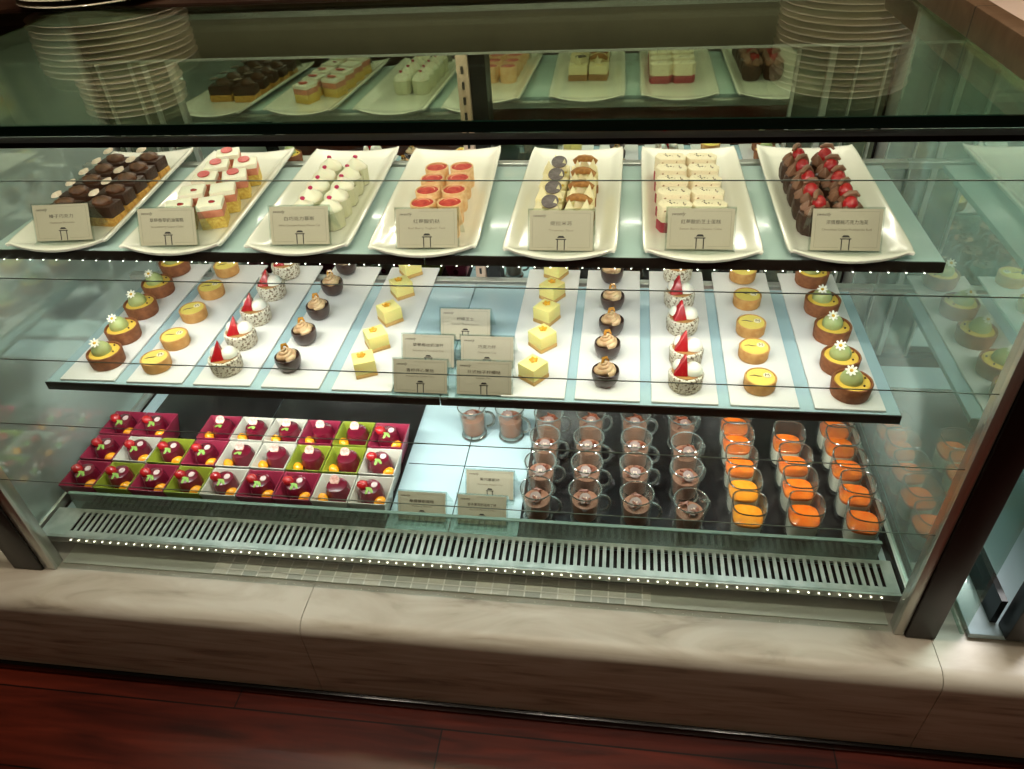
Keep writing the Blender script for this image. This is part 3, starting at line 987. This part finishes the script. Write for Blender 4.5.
def make_box(colour, kind):
    o = empty('dessert_box')
    a, b, hgt, t = .0296, .0215, .045, .0016
    vs, fs = [], []
    for r, z in ((b, 0), (a, hgt), (a - t, hgt), (b - t, .003)):
        vs += [(-r, -r, z), (r, -r, z), (r, r, z), (-r, r, z)]
    for k in range(3):
        fs += [(4 * k + i, 4 * k + (i + 1) % 4, 4 * k + 4 + (i + 1) % 4, 4 * k + 4 + i) for i in range(4)]
    fs += [(3, 2, 1, 0), (12, 13, 14, 15)]
    MB().raw(vs, fs).obj('square_cup', boxc[colour], o, bevel=.0006)
    sx = 1 if kind == 'A' else -1
    MB().lathe([(.0175, .0032), (.0198, .012), (.0200, .028), (.0186, .0410), (.0160, .0468), (.0105, .0488), (.001, .0492)], 24, T(-.0035 * sx, .0050, 0)).obj('jelly_dome', jelly, o)
    lump(.0080, .0105, .0085, T(.0155 * sx, -.0140, .0340) @ R(-38 * sx), n=14, k=8).obj('orange_berry', orange_f, o)
    if kind == 'A':
        lump(.0092, .0084, .0078, T(-.0145, .004, .0505) @ R(20, 'Y'), n=12, k=8, jit=.08).obj('strawberry', berry, o)
        lf = MB()
        for k, (dx, dy, rz) in enumerate(((.001, -.003, 10), (.005, -.006, -50), (-.001, -.008, -100), (.004, -.001, 60))):
            lf.ball(.0054, .0026, .0010, T(dx - .004, dy + .001, .0502 - .0007 * k) @ R(rz) @ R(18, 'Y'), n=8, k=4)
        lf.obj('mint_leaf', leaf_m, o)
        MB().lathe([(.0046, 0), (.0052, .0008), (.0046, .0016), (.0034, .0010)], 18, T(.0035, .0065, .0494) @ R(10, 'X')).obj('sugar_ring', mat('sugar_white', (196, 172, 172), .4), o)
    else:
        MB().lathe([(.0078, 0), (.0082, .001), (.0078, .002)], 18, T(-.0005, .010, .0520) @ R(48, 'X')).obj('pale_petal_disc', palep, o)
        if kind == 'C':
            lf = MB()
            for dx, dy, rz in ((.003, -.005, 20), (-.002, -.007, 80), (.005, -.008, 140)):
                lf.ball(.0050, .0024, .0010, T(dx, dy + .003, .0502) @ R(rz) @ R(18, 'Y'), n=8, k=4)
            lf.obj('mint_leaf', leaf_m, o)
    return o


KB = {}
GRID = [('pgpgwpppw', 'AAAAAAABA', 'ww', 'front'), ('pwgpwwggw', 'AAAACBBBA', '', 'middle'), ('pp pwwpgp', 'AA CCCBBA', '', 'back')]
GRID[0] = ('pgpgwppww', 'AAAAAAABA', '', 'front')
for r, (cols, kinds, _, rn) in enumerate(GRID):
    for c in range(9):
        if cols[c] == ' ':
            continue
        key = (cols[c], kinds[c])
        if key not in KB:
            KB[key] = Kind(lambda k=key: make_box(*k))
        x = -.6195 + c * .0611 - (.006 if r == 2 else .003 if r == 1 else 0)
        y = -.0045 + r * .0635
        KB[key].put(x, y, -.235, random.uniform(-1.2, 1.2) * .4,
                    f"{CN[cols[c]]} square box of maroon jelly, {ORD[c+1]} from the left in the {rn} row" if not (r == 2 and c > 1) else
                    f"{CN[cols[c]]} square box of maroon jelly, {ORD[9-c]} from the right in the back row",
                    'dessert', 'jelly dessert boxes on the bottom deck')

# ================================================================== MUGS
mousse = mat('chocolate_mousse', (140, 98, 78), .55, bump=(200, .25), vary=(70, (132, 88, 66)))
curl_m = mat('chocolate_curl', (108, 56, 36), .35, coat=.2)
coin_m = mat('grey_chocolate_coin', (112, 92, 86), .5)


def make_mug(v):
    o = empty('glass_mug')
    out = [(.0185, 0), (.0215, .0005), (.0222, .003), (.0205, .006), (.0208, .02), (.0228, .045), (.0252, .0635), (.0250, .065), (.0238, .065), (.0232, .0635), (.0210, .045), (.0190, .02), (.0186, .0095), (.001, .009)]
    MB().lathe(out, 28).obj('glass_body', g_cup, o)
    pts = []
    for k in range(17):
        a = PI * .5 - PI * k / 16
        pts.append((.0225 + .0145 * max(0, math.cos(a)) ** .8, 0, .034 + .0165 * math.sin(a)))
    MB().tube(pts, .0026, 8).obj('handle', rim_m, o)
    MB().lathe([(.0236, .0642), (.0252, .0642), (.0253, .0654), (.0244, .0662), (.0235, .0654)], 32, closed=True).obj('rim', rim_m, o)
    MB().lathe([(.0190, .0002), (.0222, .0006), (.0228, .0032), (.0206, .0062), (.0192, .004)], 32, closed=True).obj('foot_ring', rim_m, o)
    MB().lathe([(.0178, .0098), (.0182, .02), (.0200, .040), (.0196, .0415), (.010, .043), (.001, .0435)], 24).obj('chocolate_mousse', mousse, o)
    rnd = random.Random(v)
    for k in range(8):
        a = rnd.uniform(0, 6.28); r = rnd.uniform(.002, .011); q = rnd.uniform(0, 3.14)
        pts = []
        for j in range(7):
            f = j / 6 - .5
            pts.append((r * math.cos(a) + .016 * f * math.cos(q) + .002 * math.cos(6 * f), r * math.sin(a) + .016 * f * math.sin(q), .0452 + .0008 * k + .004 * (.25 - f * f)))
        MB().tube(pts, [.0008, .0017, .002, .0021, .002, .0017, .0008], 7).obj('chocolate_curl', curl_m, o)
    M = T(rnd.uniform(-.003, .003), -.007, .0510) @ R(26, 'X')
    c = MB().lathe([(.0088, 0), (.0091, .0006), (.0088, .0012)], 22, M).obj('chocolate_coin', coin_m, o)
    textmesh('M', .008, mat('coin_letter', (206, 176, 150), .5), M @ T(0, -.0028, .0014), c, 'coin_lettering')
    return o


KM = [Kind(lambda v=v: make_mug(v)) for v in range(4)]
MC = [(.129, [.001, .058, .118, .175]), (.2015, [.004, .061, .120, .180]), (.276, [.001, .064, .123, .182]), (.3535, [-.007, .062, .116, .182])]
q = 0
for c, (x, ys) in enumerate(MC):
    for k, y in enumerate(ys):
        KM[q % 4].put(x + random.uniform(-.002, .002), y, -.235, random.uniform(-16, 22) if c < 3 else 35,
                      f"glass mug of chocolate mousse, {ORD[k+1]} from the front in the {ORD[c+1]} column", 'mug', 'chocolate mousse mugs')
        q += 1
KM[1].put(-.004, .187, -.239, 8, 'glass mug of chocolate mousse on the pale deck, the one nearer the boxes', 'mug', 'chocolate mousse mugs')
KM[2].put(.062, .188, -.239, -20, 'glass mug of chocolate mousse on the pale deck, the one nearer the mugs', 'mug', 'chocolate mousse mugs')

# ================================================================== ORANGE JELLY GLASSES
panna = mat('panna_cotta', (246, 243, 228), .5)
ojelly = mat('orange_jelly', (228, 98, 20), .18, coat=.5, vary=(70, (234, 124, 36)))
yjelly = mat('amber_jelly', (234, 132, 20), .18, coat=.5, vary=(90, (228, 150, 44)))


def make_jar(j):
    o = empty('jelly_glass')
    MB().lathe([(.0195, 0), (.0215, .0008), (.0222, .004), (.0236, .03), (.0246, .0635), (.0243, .065), (.0232, .065), (.0229, .0635), (.0218, .03), (.0206, .0065), (.001, .006)], 40, sq=3.2).obj('glass_body', g_cup, o)
    MB().lathe([(.0230, .0642), (.0246, .0642), (.0247, .0654), (.0239, .0662), (.0229, .0654)], 40, sq=3.2, closed=True).obj('rim', mat('dark_refraction_rim', (58, 54, 46), .1, coat=.8), o)  # ring coloured dark to imitate the refraction line of clear glass
    MB().lathe([(.0200, .0066), (.0212, .031), (.0213, .0342), (.001, .0344)], 36, sq=3.2).obj('panna_cotta', panna, o)
    MB().lathe([(.0213, .0345), (.0214, .0385), (.0206, .0392), (.001, .0394)], 36, sq=3.2).obj('fruit_jelly', j, o)
    return o


KJ = [Kind(lambda: make_jar(ojelly)), Kind(lambda: make_jar(yjelly))]
JC = [(.4365, [-.006, .044, .094, .146, .190], 'first'), (.5165, [0, .053, .103, .154], 'second'), (.596, [-.005, .048, .100, .150, .192], 'third')]
for x, ys, cn in JC:
    for k, y in enumerate(ys):
        am = cn == 'first' and k < 2
        KJ[am].put(x + random.uniform(-.001, .001), y, -.235, random.uniform(-6, 6) - 4,
                   f"square glass of {'amber' if am else 'orange'} jelly over cream, {ORD[k+1]} from the front in the {cn} column", 'glass', 'orange jelly glasses')

# ================================================================== PLATE STACKS
dish = mat('stack_porcelain', (228, 220, 198), .22, coat=.4)


def make_dish(r):
    o = MB().lathe([(r * .55, 0), (r * .58, .001), (r * .60, .0025), (r * .78, .0045), (r * .985, .0085), (r, .0095), (r * .99, .011), (r * .78, .0075), (r * .58, .0055), (.001, .005)], 48).obj('dinner_plate', dish, sharp=60)
    return o


def stack(x, y, z, seq, where):
    zz = z
    first = {}
    for k, (r, step) in enumerate(seq):
        if r not in first:
            o = first[r] = make_dish(r)
        else:
            o = first[r].copy(); COL.objects.link(o)
        o.location = (x + random.uniform(-.002, .002), y + random.uniform(-.002, .002), zz)
        zz += step
        tag(o, f"white plate {ORD[k+1]} from the bottom, stack {where}", 'plate', f"plates in the stack {where}")


stack(-.61, .468, .4250, [(.124, .0095)] * 9 + [(.085, .009)] * 8, 'at left end of back counter')
stack(.585, .575, .4250, [(.108, .0095)] * 18, 'at right end of back counter')

# ================================================================== LIGHTS
def area(name, loc, target, sx, sy, watt, col, spread=180):
    d = bpy.data.lights.new(name, 'AREA')
    d.shape = 'RECTANGLE'; d.size = sx; d.size_y = sy; d.energy = watt; d.color = col
    d.spread = math.radians(spread)
    o = bpy.data.objects.new(name, d)
    COL.objects.link(o)
    o.location = loc
    v = Vector(target) - Vector(loc)
    o.rotation_euler = v.to_track_quat('-Z', 'Y').to_euler()
    return o


WARM, NEUT = (1.0, .93, .80), (1.0, .99, .97)
area('lamp_top', (0, -.1272, .4040), (0, .05, .2), 1.2, .008, 3.3, WARM)
area('lamp_back', (0, .4115, .3995), (0, .4115, 0), 1.2, .010, 2.6, WARM)
area('lamp_mid', (0, .037, .1945), (0, .19, 0), 1.18, .012, 1.9, NEUT, 150)
area('lamp_low', (0, .014, -.0125), (0, .30, -.22), 1.18, .012, 4.6, (1, .98, .92), 150)


area('lamp_neighbour', (1.0, .19, .3835), (1.0, .1, -.2), .55, .016, 9.0, NEUT)


def downlight(x, y, w, lab):
    o = empty('ceiling_downlight', (x, y, CZ))
    tag(o, lab, 'lamp', 'recessed ceiling downlights')
    MB().lathe([(.07, -.012), (.075, -.010), (.075, -.0005), (.055, -.0005), (.055, -.010)], 28).obj('ring', alu, o)
    MB().lathe([(.054, -.006), (.054, -.004)], 24).obj('diffuser', mat('lamp_glow', (255, 240, 210), .5, emis=((255, 226, 170), 12)), o)
    d = bpy.data.lights.new('downlight', 'SPOT')
    d.energy = w; d.color = (1, .87, .70); d.spot_size = math.radians(100); d.spot_blend = .6; d.shadow_soft_size = .05
    l = bpy.data.objects.new('downlight_lamp', d)
    COL.objects.link(l); l.location = (x, y, CZ - .02)


downlight(-.8, -.17, 52, 'round ceiling downlight above the left end of the case')
downlight(.2, -.17, 52, 'round ceiling downlight above the middle of the case')
downlight(1.1, -.17, 52, 'round ceiling downlight above the right end of the case')
downlight(-.6, .9, 45, 'added ceiling downlight brightening the left plate stack')  # this pair is added to throw more light on the stacks
downlight(.6, .9, 45, 'added ceiling downlight brightening the right plate stack')
for i, (x, y, lab) in enumerate(((-.5, -1.5, 'added square ceiling fill panel over the aisle, left one'), (.9, -1.5, 'added square ceiling fill panel over the aisle, right one'))):  # soft panels added over the aisle as fill for floor and marble
    o = tag(empty('ceiling_fill_panel', (x, y, CZ)), lab, 'lamp', 'added ceiling fill panels')
    MB().box(-.32, .32, -.32, .32, -.014, -.0005).obj('frame', alu, o)
    l = area('fill_panel_light', (x, y, CZ - .016), (x, y, 0), .6, .6, 4, (1, .78, .55))


w = bpy.data.worlds.new('World'); SC.world = w
w.use_nodes = True
w.node_tree.nodes['Background'].inputs[0].default_value = lin((120, 105, 80))
w.node_tree.nodes['Background'].inputs[1].default_value = .15

# ================================================================== CAMERA
cd = bpy.data.cameras.new('camera')
cam = bpy.data.objects.new('camera', cd)
COL.objects.link(cam)
cd.sensor_fit = 'HORIZONTAL'; cd.sensor_width = 36; cd.lens = 742.17 / 1024 * 36
cd.clip_start = .02
cam.location = (.236, -.7682, .6418)
cam.rotation_euler = (.9018, .0556, .129)
SC.camera = cam

for o in SC.objects:
    if o.parent is None:
        o.location.z += DZ

SC.view_settings.view_transform = 'Standard'
SC.view_settings.look = 'None'
SC.view_settings.gamma = 1
SC.view_settings.use_curve_mapping = False
SC.view_settings.exposure = 0.0
cy = SC.cycles
cy.transparent_max_bounces = 40
cy.max_bounces = 10
cy.glossy_bounces = 6
cy.diffuse_bounces = 4
cy.transmission_bounces = 6
cy.sample_clamp_indirect = 4
cy.caustics_reflective = False
cy.caustics_refractive = False
cy.use_denoising = True
